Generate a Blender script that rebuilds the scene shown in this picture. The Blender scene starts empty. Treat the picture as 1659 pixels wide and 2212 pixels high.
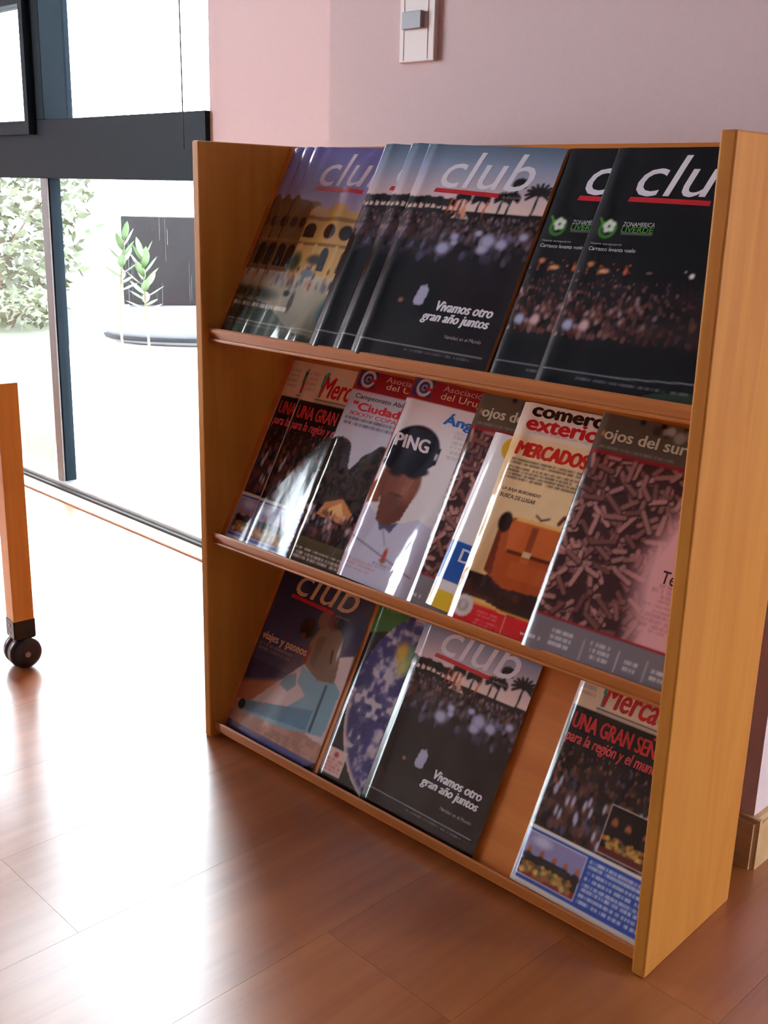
import bpy, bmesh, math, random
import numpy as np
from mathutils import Matrix, Vector

# ------------------------------------------------------------------ camera, sky, light
scene = bpy.context.scene
COL = scene.collection
cam_d = bpy.data.cameras.new('camera')
cam = bpy.data.objects.new('camera', cam_d)
COL.objects.link(cam)
cam.location = (1.2954, -0.9747, 0.8560)
cam.rotation_euler = tuple(math.radians(a) for a in (73.6256, -1.4549, 43.4392))
cam_d.sensor_fit = 'VERTICAL'
cam_d.sensor_height = 36.0
cam_d.lens = 2342.44 * 36.0 / 2212.0
cam_d.clip_start = 0.01
scene.camera = cam

SKY = 32.0
world = bpy.data.worlds.new('overcast_sky')
scene.world = world
world.use_nodes = True
wb = world.node_tree.nodes['Background']
wb.inputs['Color'].default_value = (0.83, 0.92, 1.0, 1)
wb.inputs['Strength'].default_value = SKY

vs = scene.view_settings
vs.view_transform = 'Standard'
vs.look = 'None'
vs.gamma = 1.0
vs.use_curve_mapping = False
vs.exposure = -0.43

YAW = math.radians(-2.2)          # the room is turned a little against the rack
ROOM = Matrix.Rotation(YAW, 4, 'Z')


RX0, RX1, RY0, RZ1 = -3.2, 3.4, -3.6, 2.6      # room extents
YW, YB, XE = 0.582, 0.330, 0.782               # window plane, pier face, pier right end
XJ = -0.766                                    # window's right jamb
YA = 2.3                                       # back wall of the room beyond the pier

# ------------------------------------------------------------------ helpers


def lin(c):
    return tuple(((x / 12.92) if x <= 0.04045 else ((x + 0.055) / 1.055) ** 2.4) for x in (v / 255.0 for v in c))


def tag(o, label=None, cat=None, group=None, kind=None):
    if label: o['label'] = label
    if cat: o['category'] = cat
    if group: o['group'] = group
    if kind: o['kind'] = kind
    return o


def link_mesh(name, me, mat=None, parent=None):
    o = bpy.data.objects.new(name, me)
    COL.objects.link(o)
    if mat is not None and len(me.materials) == 0:
        me.materials.append(mat)
    if parent is not None:
        o.parent = parent
    return o


def from_bm(name, bm, mat=None, parent=None, smooth=False):
    me = bpy.data.meshes.new(name)
    bm.normal_update()
    bm.to_mesh(me)
    bm.free()
    if smooth:
        for p in me.polygons: p.use_smooth = True
    return link_mesh(name, me, mat, parent)


def bx(bm, x0, x1, y0, y1, z0, z1):
    r = bmesh.ops.create_cube(bm, size=1.0)
    for v in r['verts']:
        v.co = Vector(((x0 + x1) / 2 + v.co.x * (x1 - x0), (y0 + y1) / 2 + v.co.y * (y1 - y0), (z0 + z1) / 2 + v.co.z * (z1 - z0)))
    return r['verts']


def box(name, x0, x1, y0, y1, z0, z1, mat, parent=None, bev=0.0, seg=2):
    bm = bmesh.new()
    bx(bm, x0, x1, y0, y1, z0, z1)
    if bev:
        bmesh.ops.bevel(bm, geom=list(bm.edges), offset=bev, segments=seg, profile=0.5, affect='EDGES')
    return from_bm(name, bm, mat, parent)


def prism(name, prof, x0, x1, mat, parent=None, bev=0.0):
    """closed (y,z) profile swept along x"""
    bm = bmesh.new()
    a = [bm.verts.new((x0, y, z)) for y, z in prof]
    b = [bm.verts.new((x1, y, z)) for y, z in prof]
    n = len(prof)
    bm.faces.new(a[::-1]); bm.faces.new(b)
    for i in range(n):
        bm.faces.new((a[i], a[(i + 1) % n], b[(i + 1) % n], b[i]))
    bmesh.ops.recalc_face_normals(bm, faces=bm.faces)
    if bev:
        bmesh.ops.bevel(bm, geom=list(bm.edges), offset=bev, segments=2, profile=0.5, affect='EDGES')
    return from_bm(name, bm, mat, parent)


def lathe(bm, prof, n=24, loc=(0, 0, 0), axis='Z', sx=1.0, sy=1.0):
    rings = []
    for r, z in prof:
        ring = []
        for i in range(n):
            a = 2 * math.pi * i / n
            p = (r * math.cos(a) * sx, r * math.sin(a) * sy, z)
            if axis == 'X': p = (p[2], p[0], p[1])
            if axis == 'Y': p = (p[0], p[2], p[1])
            ring.append(bm.verts.new((p[0] + loc[0], p[1] + loc[1], p[2] + loc[2])))
        rings.append(ring)
    for a, b in zip(rings, rings[1:]):
        for i in range(n):
            bm.faces.new((a[i], a[(i + 1) % n], b[(i + 1) % n], b[i]))
    bm.faces.new(rings[0][::-1]); bm.faces.new(rings[-1])
    bmesh.ops.recalc_face_normals(bm, faces=bm.faces)


def tube(bm, pts, radii, n=6):
    pts = [Vector(p) for p in pts]
    rings = []
    for i, p in enumerate(pts):
        d = (pts[min(i + 1, len(pts) - 1)] - pts[max(i - 1, 0)]).normalized()
        u = d.orthogonal().normalized(); w = d.cross(u)
        rings.append([bm.verts.new(p + (u * math.cos(2 * math.pi * k / n) + w * math.sin(2 * math.pi * k / n)) * radii[i]) for k in range(n)])
    for a, b in zip(rings, rings[1:]):
        for k in range(n):
            bm.faces.new((a[k], a[(k + 1) % n], b[(k + 1) % n], b[k]))
    bm.faces.new(rings[0][::-1]); bm.faces.new(rings[-1])


def empty(name, m=None):
    o = bpy.data.objects.new(name, None)
    o.empty_display_size = 0.05
    COL.objects.link(o)
    if m is not None: o.matrix_world = m
    return o


# ------------------------------------------------------------------ materials


def mat_new(name):
    m = bpy.data.materials.new(name)
    m.use_nodes = True
    nt = m.node_tree
    return m, nt, nt.nodes['Principled BSDF']


def setp(b, **k):
    names = {'color': 'Base Color', 'rough': 'Roughness', 'metal': 'Metallic', 'coat': 'Coat Weight', 'coatr': 'Coat Roughness', 'ior': 'IOR', 'spec': 'Specular IOR Level'}
    for a, v in k.items():
        if a == 'color' and len(v) == 3: v = (*v, 1)
        b.inputs[names[a]].default_value = v


def coords(nt, scale, kind='Object'):
    tc = nt.nodes.new('ShaderNodeTexCoord')
    mp = nt.nodes.new('ShaderNodeMapping')
    mp.inputs['Scale'].default_value = scale
    nt.links.new(tc.outputs[kind], mp.inputs['Vector'])
    return mp


def noise(nt, vec, scale, detail=4, rough=0.55, dist=0.0):
    n = nt.nodes.new('ShaderNodeTexNoise')
    n.inputs['Scale'].default_value = scale
    n.inputs['Detail'].default_value = detail
    n.inputs['Roughness'].default_value = rough
    n.inputs['Distortion'].default_value = dist
    nt.links.new(vec.outputs[0], n.inputs['Vector'])
    return n


def ramp(nt, fac, stops):
    r = nt.nodes.new('ShaderNodeValToRGB')
    e = r.color_ramp.elements
    while len(e) < len(stops): e.new(0.5)
    for el, (p, c) in zip(e, stops):
        el.position = p; el.color = (*c, 1)
    nt.links.new(fac, r.inputs['Fac'])
    return r


def bump(nt, b, height, strength, dist=0.002):
    n = nt.nodes.new('ShaderNodeBump')
    n.inputs['Strength'].default_value = strength
    n.inputs['Distance'].default_value = dist
    nt.links.new(height, n.inputs['Height'])
    nt.links.new(n.outputs['Normal'], b.inputs['Normal'])
    return n


def wood(name, c0, c1, grain, rough=0.38, coat=0.15, random_tint=0.0):
    m, nt, b = mat_new(name)
    mp = coords(nt, grain)
    n1 = noise(nt, mp, 1.0, 6, 0.6, 0.6)
    r = ramp(nt, n1.outputs['Fac'], [(0.3, c0), (0.72, c1)])
    out = r.outputs['Color']
    if random_tint:
        oi = nt.nodes.new('ShaderNodeObjectInfo')
        hsv = nt.nodes.new('ShaderNodeHueSaturation')
        mr = nt.nodes.new('ShaderNodeMapRange')
        mr.inputs['To Min'].default_value = 1 - random_tint
        mr.inputs['To Max'].default_value = 1 + random_tint
        nt.links.new(oi.outputs['Random'], mr.inputs['Value'])
        nt.links.new(mr.outputs['Result'], hsv.inputs['Value'])
        nt.links.new(out, hsv.inputs['Color'])
        out = hsv.outputs['Color']
        # a different stretch of grain on every plank
        tc = mp.inputs['Location']
        cx = nt.nodes.new('ShaderNodeCombineXYZ')
        mu = nt.nodes.new('ShaderNodeMath'); mu.operation = 'MULTIPLY'; mu.inputs[1].default_value = 37.0
        nt.links.new(oi.outputs['Random'], mu.inputs[0])
        nt.links.new(mu.outputs[0], cx.inputs['X']); nt.links.new(mu.outputs[0], cx.inputs['Y'])
        nt.links.new(cx.outputs[0], tc)
    nt.links.new(out, b.inputs['Base Color'])
    setp(b, rough=rough, coat=coat, coatr=0.17)
    bump(nt, b, n1.outputs['Fac'], 0.05, 0.001)
    return m


def plain(name, c, rough=0.5, metal=0.0, coat=0.0, mottling=0.06, scale=30.0, bumpy=0.0):
    m, nt, b = mat_new(name)
    mp = coords(nt, (1, 1, 1))
    n = noise(nt, mp, scale, 4)
    r = ramp(nt, n.outputs['Fac'], [(0.3, tuple(x * (1 - mottling) for x in c)), (0.7, tuple(min(1, x * (1 + mottling)) for x in c))])
    nt.links.new(r.outputs['Color'], b.inputs['Base Color'])
    setp(b, rough=rough, metal=metal, coat=coat)
    if bumpy: bump(nt, b, n.outputs['Fac'], bumpy, 0.002)
    return m


BEECH0, BEECH1 = lin((182, 110, 38)), lin((202, 136, 56))
M_PANEL = wood('beech_veneer', BEECH0, BEECH1, (28, 28, 2.2), 0.5, 0.0)
M_PANEL.node_tree.nodes['Principled BSDF'].inputs['Specular IOR Level'].default_value = 0.25
M_BOARD = wood('beech_board', lin((200, 108, 40)), lin((216, 130, 54)), (2.2, 40, 40), 0.45, 0.0)
M_BOARD.node_tree.nodes['Principled BSDF'].inputs['Specular IOR Level'].default_value = 0.3
M_EDGE = wood('beech_edge', lin((176, 100, 44)), lin((194, 118, 58)), (2.0, 60, 60), 0.32)
M_LEG = wood('varnished_leg_wood', lin((222, 146, 64)), lin((236, 166, 80)), (40, 40, 3))
M_PLANK = wood('laminate_plank', lin((144, 76, 36)), lin((172, 102, 56)), (26, 2.0, 26), 0.32, 1.0, 0.02)
M_PLANK.node_tree.nodes['Principled BSDF'].inputs['IOR'].default_value = 1.65
M_PLANK.node_tree.nodes['Principled BSDF'].inputs['Coat Roughness'].default_value = 0.26
M_SUB = plain('plank_joint', lin((120, 76, 48)), 0.6)
M_WALL = plain('pink_beige_wall_paint', lin((222, 197, 199)), 0.85, 0, 0, 0.015, 180, 0.06)
M_FWALL = wood('dark_panelling', lin((92, 62, 44)), lin((110, 76, 54)), (30, 30, 2), 0.6)
M_CEIL = plain('grey_ceiling_panels', lin((74, 74, 80)), 0.85, 0, 0, 0.05, 8)
M_BASE = wood('baseboard_wood', lin((186, 146, 100)), lin((206, 168, 122)), (3, 40, 40), 0.45)
M_FRAME = plain('dark_anodised_aluminium', (0.005, 0.011, 0.016), 0.45, 0.0, 0, 0.05, 40)
M_FRAME.node_tree.nodes['Principled BSDF'].inputs['Specular IOR Level'].default_value = 0.06
M_ALU = plain('pale_aluminium', (0.55, 0.54, 0.53), 0.35, 0.7, 0, 0.04, 40)
M_SEAL = plain('black_rubber_seal', (0.012, 0.013, 0.015), 0.6)
M_SILL = wood('threshold_wood', lin((214, 172, 140)), lin((228, 194, 166)), (3, 40, 40), 0.4)
M_PLASTIC = plain('black_caster_plastic', (0.012, 0.012, 0.018), 0.3)
M_STEEL = plain('dull_steel', (0.35, 0.34, 0.34), 0.4, 0.8)
M_PLATE = plain('cream_switch_plastic', lin((226, 208, 204)), 0.4, 0, 0, 0.01)
M_ROCKER = plain('grey_rocker_plastic', lin((150, 148, 158)), 0.4, 0, 0, 0.01)
M_GROOVE = plain('switch_groove', lin((150, 120, 112)), 0.6)
M_PAGES = plain('paper_page_edges', lin((206, 196, 184)), 0.7, 0, 0, 0.10, 900)
M_BLIND = plain('blind_fabric', (0.7, 0.7, 0.68), 0.8)
M_CORD = plain('blind_cord', (0.05, 0.05, 0.08), 0.7)
M_LAWN = plain('sunlit_lawn', (0.032, 0.045, 0.021), 0.9, 0, 0, 0.35, 5.0, 0.5)
M_GWALL = plain('white_render', (0.8, 0.79, 0.76), 0.9, 0, 0, 0.04, 6)
M_STONE = plain('wet_dark_slate', (0.003, 0.005, 0.006), 0.6, 0, 0, 0.3, 9, 0.2)
M_STONE.node_tree.nodes['Principled BSDF'].inputs['Specular IOR Level'].default_value = 0.12
M_BASIN = plain('pale_concrete', (0.07, 0.076, 0.085), 0.7, 0, 0, 0.15, 8)
M_WATER = plain('water_streak', (0.035, 0.04, 0.045), 0.4)
M_LEAF = plain('fresh_leaf', (0.03, 0.07, 0.012), 0.45, 0, 0, 0.2, 30)
M_LEAF2 = plain('pale_bush_leaf', (0.048, 0.066, 0.024), 0.5, 0, 0, 0.3, 12)
M_STEM = plain('brown_stem', (0.12, 0.09, 0.05), 0.8)

M_GLASS, nt, b = mat_new('window_glass')
nt.nodes.remove(b)
tr = nt.nodes.new('ShaderNodeBsdfTransparent'); tr.inputs['Color'].default_value = (0.97, 0.985, 0.98, 1)
gl = nt.nodes.new('ShaderNodeBsdfGlossy'); gl.inputs['Roughness'].default_value = 0.02
fr = nt.nodes.new('ShaderNodeFresnel'); fr.inputs['IOR'].default_value = 1.45
ge = nt.nodes.new('ShaderNodeNewGeometry')      # same reflectance entering and leaving the pane
mr = nt.nodes.new('ShaderNodeMapRange'); mr.inputs['To Min'].default_value = 1.45; mr.inputs['To Max'].default_value = 1 / 1.45
nt.links.new(ge.outputs['Backfacing'], mr.inputs['Value']); nt.links.new(mr.outputs['Result'], fr.inputs['IOR'])
mx = nt.nodes.new('ShaderNodeMixShader')
nt.links.new(fr.outputs[0], mx.inputs[0]); nt.links.new(tr.outputs[0], mx.inputs[1]); nt.links.new(gl.outputs[0], mx.inputs[2])
nt.links.new(mx.outputs[0], nt.nodes['Material Output'].inputs['Surface'])

# ------------------------------------------------------------------ the room


def st(o, label=None):
    o.matrix_world = ROOM
    o['kind'] = 'structure'
    if label: o['label'] = label
    return o


bm = bmesh.new()
bx(bm, RX0 - .1, RX1 + .1, RY0 - .1, YW + .06, -0.09, -0.0125); bx(bm, XE - .18, RX1 + .1, YW + .06, YA + .1, -0.09, -0.0125)
floor = st(from_bm('floor', bm, M_SUB), 'glossy light brown laminate plank floor')
# planks: 0.2 m wide, 1.2 m long, laid along the room's depth; one joint at (0.105..0.305, -0.40)
PW, PL = 0.2, 1.2
plank_cache = {}
rnd = random.Random(4)


def plank_mesh(w, l):
    key = (round(w, 3), round(l, 3))
    if key not in plank_cache:
        bm = bmesh.new()
        bx(bm, 0.0002, w - 0.0002, 0.0002, l - 0.0002, -0.0122, 0)
        me = bpy.data.meshes.new('plank'); bm.to_mesh(me); bm.free()
        me.materials.append(M_PLANK)
        plank_cache[key] = me
    return plank_cache[key]


x = 0.305 - PW * 18
ci = 0
while x < RX1 - 0.01:
    off = -0.40 if ci == 17 else -0.40 + [0.0, 0.43, 0.81, 0.22, 0.63][(ci * 3 + 1) % 5] + (0.0 if ci != 17 else 0)
    if ci == 18: off = -0.40 + 0.52
    y = off - PL * math.ceil((off - RY0) / PL)
    ymax = YW + 0.02 if x < XE - 0.2 else YA
    x0c, x1c = max(x, RX0), min(x + PW, RX1)
    while y < ymax:
        y0, y1 = max(y, RY0), min(y + PL, ymax)
        if y1 - y0 > 0.02 and x1c - x0c > 0.02:
            o = link_mesh('plank', plank_mesh(x1c - x0c, y1 - y0), None, floor)
            o.location = (x0c, y0, 0)
        y += PL
    x += PW
    ci += 1

bm = bmesh.new()
bx(bm, RX0 - .1, RX1 + .1, RY0 - .1, YW + .19, RZ1, RZ1 + .1); bx(bm, XE - .18, RX1 + .1, YW + .19, YA + .1, RZ1, RZ1 + .1)
st(from_bm('ceiling', bm, M_CEIL))
wall_back = st(box('wall_back', -0.084, XE, YB, YW + .19, 0, RZ1, M_WALL), 'pink beige wall pier behind the rack')
st(box('wall_return', XE - .18, XE - .0005, YW + .19, YA, 0, RZ1, M_WALL))
st(box('wall_window_side', XJ, -0.084, YW, YW + .19, 0, RZ1, M_WALL), 'pink beige wall strip beside the window')
st(box('wall_front', RX0, RX1, RY0 - .1, RY0, 0, RZ1, M_FWALL))


def wall_with_hole(name, xs, y0, y1, hy0, hy1, hz0, hz1):
    bm = bmesh.new()
    bx(bm, xs[0], xs[1], y0, hy0, 0, RZ1); bx(bm, xs[0], xs[1], hy1, y1, 0, RZ1)
    bx(bm, xs[0], xs[1], hy0, hy1, 0, hz0); bx(bm, xs[0], xs[1], hy0, hy1, hz1, RZ1)
    return st(from_bm(name, bm, M_WALL))


st(box('wall_back_right', XE - .18, RX1, YA, YA + .1, 0, RZ1, M_WALL))
wall_with_hole('wall_left', (RX0 - .1, RX0), RY0, YW, -2.75, -1.15, 0.4, 2.45)
wall_with_hole('wall_right', (RX1, RX1 + .1), RY0, YA, 1.3, 2.2, 0.0, 2.4)


def simple_window(name, axis, pos, a0, a1, z0, z1, n):
    """framed glazing; axis 'x' = plane x = pos spanning y, 'y' = plane y = pos spanning x"""
    def B(nm, a, b2, c, d, m, par, dd=0.03):
        if axis == 'x': return box(nm, pos - dd, pos + dd, a, b2, c, d, m, par)
        return box(nm, a, b2, pos - dd, pos + dd, c, d, m, par)
    w = st(B(name, a0, a1, z0, z0 + .06, M_FRAME, None))
    B('top_rail', a0, a1, z1 - .06, z1, M_FRAME, w)
    for k in range(n + 1):
        c = a0 + (a1 - a0) * k / n
        lo, hi = max(a0, c - .03), min(a1, c + .03)
        B('mullion', lo, hi, z0 + .06, z1 - .06, M_FRAME, w)
        if k < n:
            B('pane', c + .03, c + (a1 - a0) / n - .03, z0 + .06, z1 - .06, M_GLASS, w, 0.003)
    return w


simple_window('window_right_offscreen', 'x', RX1 + .05, 1.3, 2.2, 0.0, 2.4, 2)
simple_window('window_left_offscreen', 'x', RX0 - .05, -2.75, -1.15, 0.4, 2.45, 2)

# baseboard: along the pier face and round its right corner
bbp = [(-0.084, YB, 0), (XE, YB, 0)]
bm = bmesh.new()
bx(bm, -0.084, XE + .0125, YB - .0125, YB, 0, 0.074)
bmesh.ops.bevel(bm, geom=[e for e in bm.edges if all(v.co.z > .07 for v in e.verts) and all(v.co.y < YB - .01 for v in e.verts)] + [e for e in bm.edges if all(v.co.x > XE + .01 and v.co.y < YB - .01 for v in e.verts)], offset=0.006, segments=3, affect='EDGES')
st(from_bm('baseboard_back', bm, M_BASE), 'low wooden skirting along the pier behind the rack')
bm = bmesh.new()
bx(bm, XE, XE + .0125, YB, YA, 0, 0.074)
bmesh.ops.bevel(bm, geom=[e for e in bm.edges if all(v.co.z > .07 and v.co.x > XE + .01 for v in e.verts)], offset=0.006, segments=3, affect='EDGES')
st(from_bm('baseboard_return', bm, M_BASE))

# main glazing -------------------------------------------------------
win = st(box('window_1', RX0, XJ, YW - .02, YW + .06, 0.0, 0.022, M_ALU), 'floor to ceiling glazing in dark aluminium frames')
seal = box('seal', RX0, XJ, YW - .034, YW - .020, 0.0, 0.012, M_SEAL, win)
box('threshold', RX0, -0.09, YW - .085, YW - .034, 0.0, 0.006, M_SILL, win, 0.002)
box('transom', RX0, XJ, YW - .012, YW + .05, 0.872, 1.022, M_FRAME, win, 0.002)
box('mullion', -1.549, -1.507, YW - .004, YW + .030, 0.012, 0.872, M_FRAME, win, 0.002)
box('mullion_cover', -1.546, -1.511, YW - .010, YW - .0035, 0.014, 0.872, M_ALU, win, 0.001).data.materials[0] = plain('grey_aluminium', (0.16, 0.155, 0.15), 0.4, 0.5)
box('upper_mullion', -1.552, -1.500, YW - .012, YW + .075, 1.022, RZ1, M_FRAME, win, 0.002)
box('mullion', -2.36, -2.31, YW - .004, YW + .030, 0.012, 0.872, M_FRAME, win, 0.002)
box('upper_mullion', -2.36, -2.31, YW - .012, YW + .075, 1.022, RZ1, M_FRAME, win, 0.002)
box('top_rail', RX0, XJ, YW - .012, YW + .05, RZ1 - .06, RZ1, M_FRAME, win)
box('jamb', XJ - .03, XJ, YW + .0, YW + .05, 0.022, 0.872, M_FRAME, win)
box('pane', -1.507, XJ - .0, YW + .012, YW + .018, 0.020, 0.872, M_GLASS, win)
box('pane', -2.31, -1.549, YW + .012, YW + .018, 0.020, 0.872, M_GLASS, win)
box('pane', RX0, -2.36, YW + .012, YW + .018, 0.020, 0.872, M_GLASS, win)
box('pane', -1.500, XJ, YW + .055, YW + .061, 1.022, RZ1 - .06, M_GLASS, win)
box('pane', RX0, -2.36, YW + .055, YW + .061, 1.022, RZ1 - .06, M_GLASS, win)
# the opening sash of the upper left light
sash = bmesh.new()
SX0, SX1, SZ0, SZ1 = -2.31, -1.552, 0.985, 1.345
bx(sash, SX0, SX1, YW - .030, YW + .02, SZ0, SZ0 + .026); bx(sash, SX0, SX1, YW - .030, YW + .02, SZ1 - .035, SZ1)
bx(sash, SX0, SX0 + .03, YW - .030, YW + .02, SZ0 + .026, SZ1 - .035); bx(sash, SX1 - .022, SX1, YW - .030, YW + .02, SZ0 + .026, SZ1 - .035)
sash_o = from_bm('sash', sash, M_FRAME, win)
box('sash_pane', SX0 + .03, SX1 - .022, YW - .006, YW - .001, SZ0 + .026, SZ1 - .035, M_GLASS, sash_o)
box('pane', SX0, SX1, YW + .055, YW + .061, SZ1, RZ1 - .06, M_GLASS, win)

# ------------------------------------------------------------------ magazine rack
RW, RT, RD, RH = 0.8119, 0.0151, 0.2084, 0.92
TH = math.radians(28.55)
CT, STH = math.cos(TH), math.sin(TH)
YL = 0.0139
TZ = [0.6605, 0.3481, 0.0251]
BOFF = 0.010                                     # sloped board lies this far behind the magazine plane
rack = empty('magazine_rack')
tag(rack, 'beech wood magazine rack with three sloping shelves between tall side panels', 'rack')
for px0, px1 in ((0, RT), (RW - RT - .002, RW)):
    box('side_panel', px0, px1, 0, RD, 0, RH, M_PANEL, rack, 0.0025, 3)
XI0, XI1 = RT, RW - RT - .002
for i, z in enumerate(TZ):
    y0 = YL + .0046 + BOFF * CT; z0 = z - BOFF * STH
    # sloped back board (front face = resting plane)
    zt = RH - .002 if i == 0 else TZ[i - 1] - .028
    s1 = (zt - z0) / CT
    s0 = -0.012 / CT
    fb = (y0 + s0 * STH, z0 + s0 * CT); ft = (y0 + s1 * STH, z0 + s1 * CT)
    th = 0.008
    prism('sloped_board', [fb, ft, (ft[0] + th / CT, ft[1]), (fb[0] + th * CT, fb[1] - th * STH * 0)], XI0, XI1, M_BOARD, rack)
    zl = z + .0015
    if i < 2:
        prism('shelf_lip', [(YL - .0050, zl - .0065), (YL - .0050, zl - .002), (YL - .0035, zl), (YL - .0022, zl), (YL - .0016, zl - .002), (YL - .0016, zl - .0110), (YL + .0030, zl - .0110), (YL + .0030, zl - .0195), (YL - .0032, zl - .0195), (YL - .0040, zl - .0175), (YL - .0032, zl - .0160), (YL + .0006, zl - .0150), (YL + .0006, zl - .0075)], XI0, XI1, M_EDGE, rack)
        prism('shelf_ledge', [(YL + .0031, zl - .0185), (YL + .0031, zl - .0110), (YL + .030, zl - .0110), (YL + .030, zl - .0185)], XI0, XI1, M_BOARD, rack)
        prism('shelf_rail', [(YL + .024, zl - .0250), (YL + .024, zl - .0187), (YL + .045, zl - .0187), (YL + .045, zl - .0250)], XI0, XI1, M_EDGE, rack, 0.0015)
    else:
        prism('shelf_lip', [(YL - .0050, zl - .0130), (YL - .0050, zl - .002), (YL - .0035, zl), (YL - .0022, zl), (YL - .0016, zl - .002), (YL - .0016, zl - .0130)], XI0, XI1, M_EDGE, rack)
        prism('shelf_ledge', [(YL - .0016, zl - .0185), (YL - .0016, zl - .0110), (YL + .030, zl - .0110), (YL + .030, zl - .0185)], XI0, XI1, M_BOARD, rack)

# ------------------------------------------------------------------ magazines: printed covers
MW, MH, MT = 0.21, 0.297, 0.0025
NU, NV = 140, 198
vv = np.linspace(0, 1, NV)


def set_grid(um):
    global uu, U, V
    uu = np.linspace(0, um, NU)
    U, V = np.meshgrid(uu, vv)


set_grid(1.0)
AS = MH / MW


def C(*c): return np.array(c, float) / 255.0


class Art:
    """ink on a cover: a colour for every vertex of the cover's grid"""
    def __init__(s, base, seed=1):
        s.im = np.empty((NV, NU, 3)); s.im[:] = C(*base); s.r = np.random.default_rng(seed)

    def put(s, mask, col):
        mask = np.clip(mask, 0, 1)[..., None]
        s.im = s.im * (1 - mask) + np.asarray(col) * mask

    def rect(s, u0, u1, v0, v1, col, a=1.0):
        s.put(((U >= u0) & (U <= u1) & (V >= v0) & (V <= v1)) * a, C(*col))

    def grad(s, v0, v1, c0, c1, u0=0, u1=1):
        t = np.clip((V - v0) / (v1 - v0), 0, 1)[..., None]
        m = ((V >= v0) & (V <= v1) & (U >= u0) & (U <= u1)) * 1.0
        s.put(m, C(*c0) * (1 - t) + C(*c1) * t)

    def ell(s, cu, cv, ru, rv, col, soft=0.0, rot=0.0, a=1.0):
        R = max(ru, rv * AS) * (1.2 + soft) + .01
        i0, i1 = np.searchsorted(uu, [cu - R, cu + R]); j0, j1 = np.searchsorted(vv, [cv - R / AS, cv + R / AS])
        if i1 <= i0 or j1 <= j0: return
        du = U[j0:j1, i0:i1] - cu; dv = (V[j0:j1, i0:i1] - cv) * AS
        if rot:
            c, q = math.cos(rot), math.sin(rot); du, dv = du * c + dv * q, -du * q + dv * c
        d = np.sqrt((du / ru) ** 2 + (dv / (rv * AS)) ** 2)
        m = np.clip((1 + soft - d) / (2 * soft), 0, 1) if soft else (d <= 1) * 1.0
        m = (m * a)[..., None]
        s.im[j0:j1, i0:i1] = s.im[j0:j1, i0:i1] * (1 - m) + C(*col) * m

    def poly(s, pts, col, a=1.0):
        ins = np.zeros_like(U, bool)
        n = len(pts)
        for k in range(n):
            x0, y0 = pts[k]; x1, y1 = pts[(k + 1) % n]
            if y0 == y1: continue
            c = ((y0 > V) != (y1 > V)) & (U < (x1 - x0) * (V - y0) / (y1 - y0) + x0)
            ins ^= c
        s.put(ins * a, C(*col))

    def line(s, p, q, w, col):
        px, py, qx, qy = p[0], p[1] * AS, q[0], q[1] * AS
        dx, dy = qx - px, qy - py
        t = np.clip(((U - px) * dx + (V * AS - py) * dy) / (dx * dx + dy * dy + 1e-12), 0, 1)
        d = np.hypot(U - px - t * dx, V * AS - py - t * dy)
        s.put(np.clip((w - d) / 0.004 + .5, 0, 1), C(*col))

    def fuzz(s, n):
        """smooth value noise, n cells across"""
        g = s.r.random((int(n * AS) + 3, n + 3))
        a = U * n; b2 = V * n * AS
        i = a.astype(int); j = b2.astype(int); fa = a - i; fb = b2 - j
        fa = fa * fa * (3 - 2 * fa); fb = fb * fb * (3 - 2 * fb)
        return (g[j, i] * (1 - fa) + g[j, i + 1] * fa) * (1 - fb) + (g[j + 1, i] * (1 - fa) + g[j + 1, i + 1] * fa) * fb

    def crowd(s, n, u0, u1, v0, v1, pal, r0=.008, r1=.02, tall=1.6, a=.85):
        for _ in range(n):
            k = s.r.random()
            v = v1 - (v1 - v0) * k
            r = r0 + (r1 - r0) * k * (.5 + s.r.random())
            c = pal[s.r.integers(len(pal))]
            s.ell(u0 + (u1 - u0) * s.r.random(), v, r, r * tall / AS, c, .3, 0, a * (.5 + .5 * s.r.random()))

    def lines(s, u0, u1, v0, v1, n, col, a=.8, left=0.0, rag=.15):
        """small print that the eye cannot read"""
        for k in range(n):
            v = v1 - (v1 - v0) * (k + .5) / n
            h = (v1 - v0) / n * .32
            e0 = u0 + left * s.r.random() * (u1 - u0); e1 = u1 - rag * s.r.random() * (u1 - u0)
            on = (s.r.random(NU) > .22) * (.6 + .4 * s.r.random(NU))
            m = ((np.abs(V - v) < h) & (U > e0) & (U < e1)) * on[None, :]
            s.put(m * a, C(*col))

    def palm(s, u, v, h, r, col=(22, 14, 16)):
        s.line((u - .012, v - h), (u, v), .006, col)
        for k in range(11):
            an = math.pi * (-.15 + 1.3 * k / 10)
            s.line((u, v), (u + r * math.cos(an), v + (r * math.sin(an) * .75 - .2 * r) / AS), .008, col)
        s.ell(u, v, r * .45, r * .3 / AS, col, .2)


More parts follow.
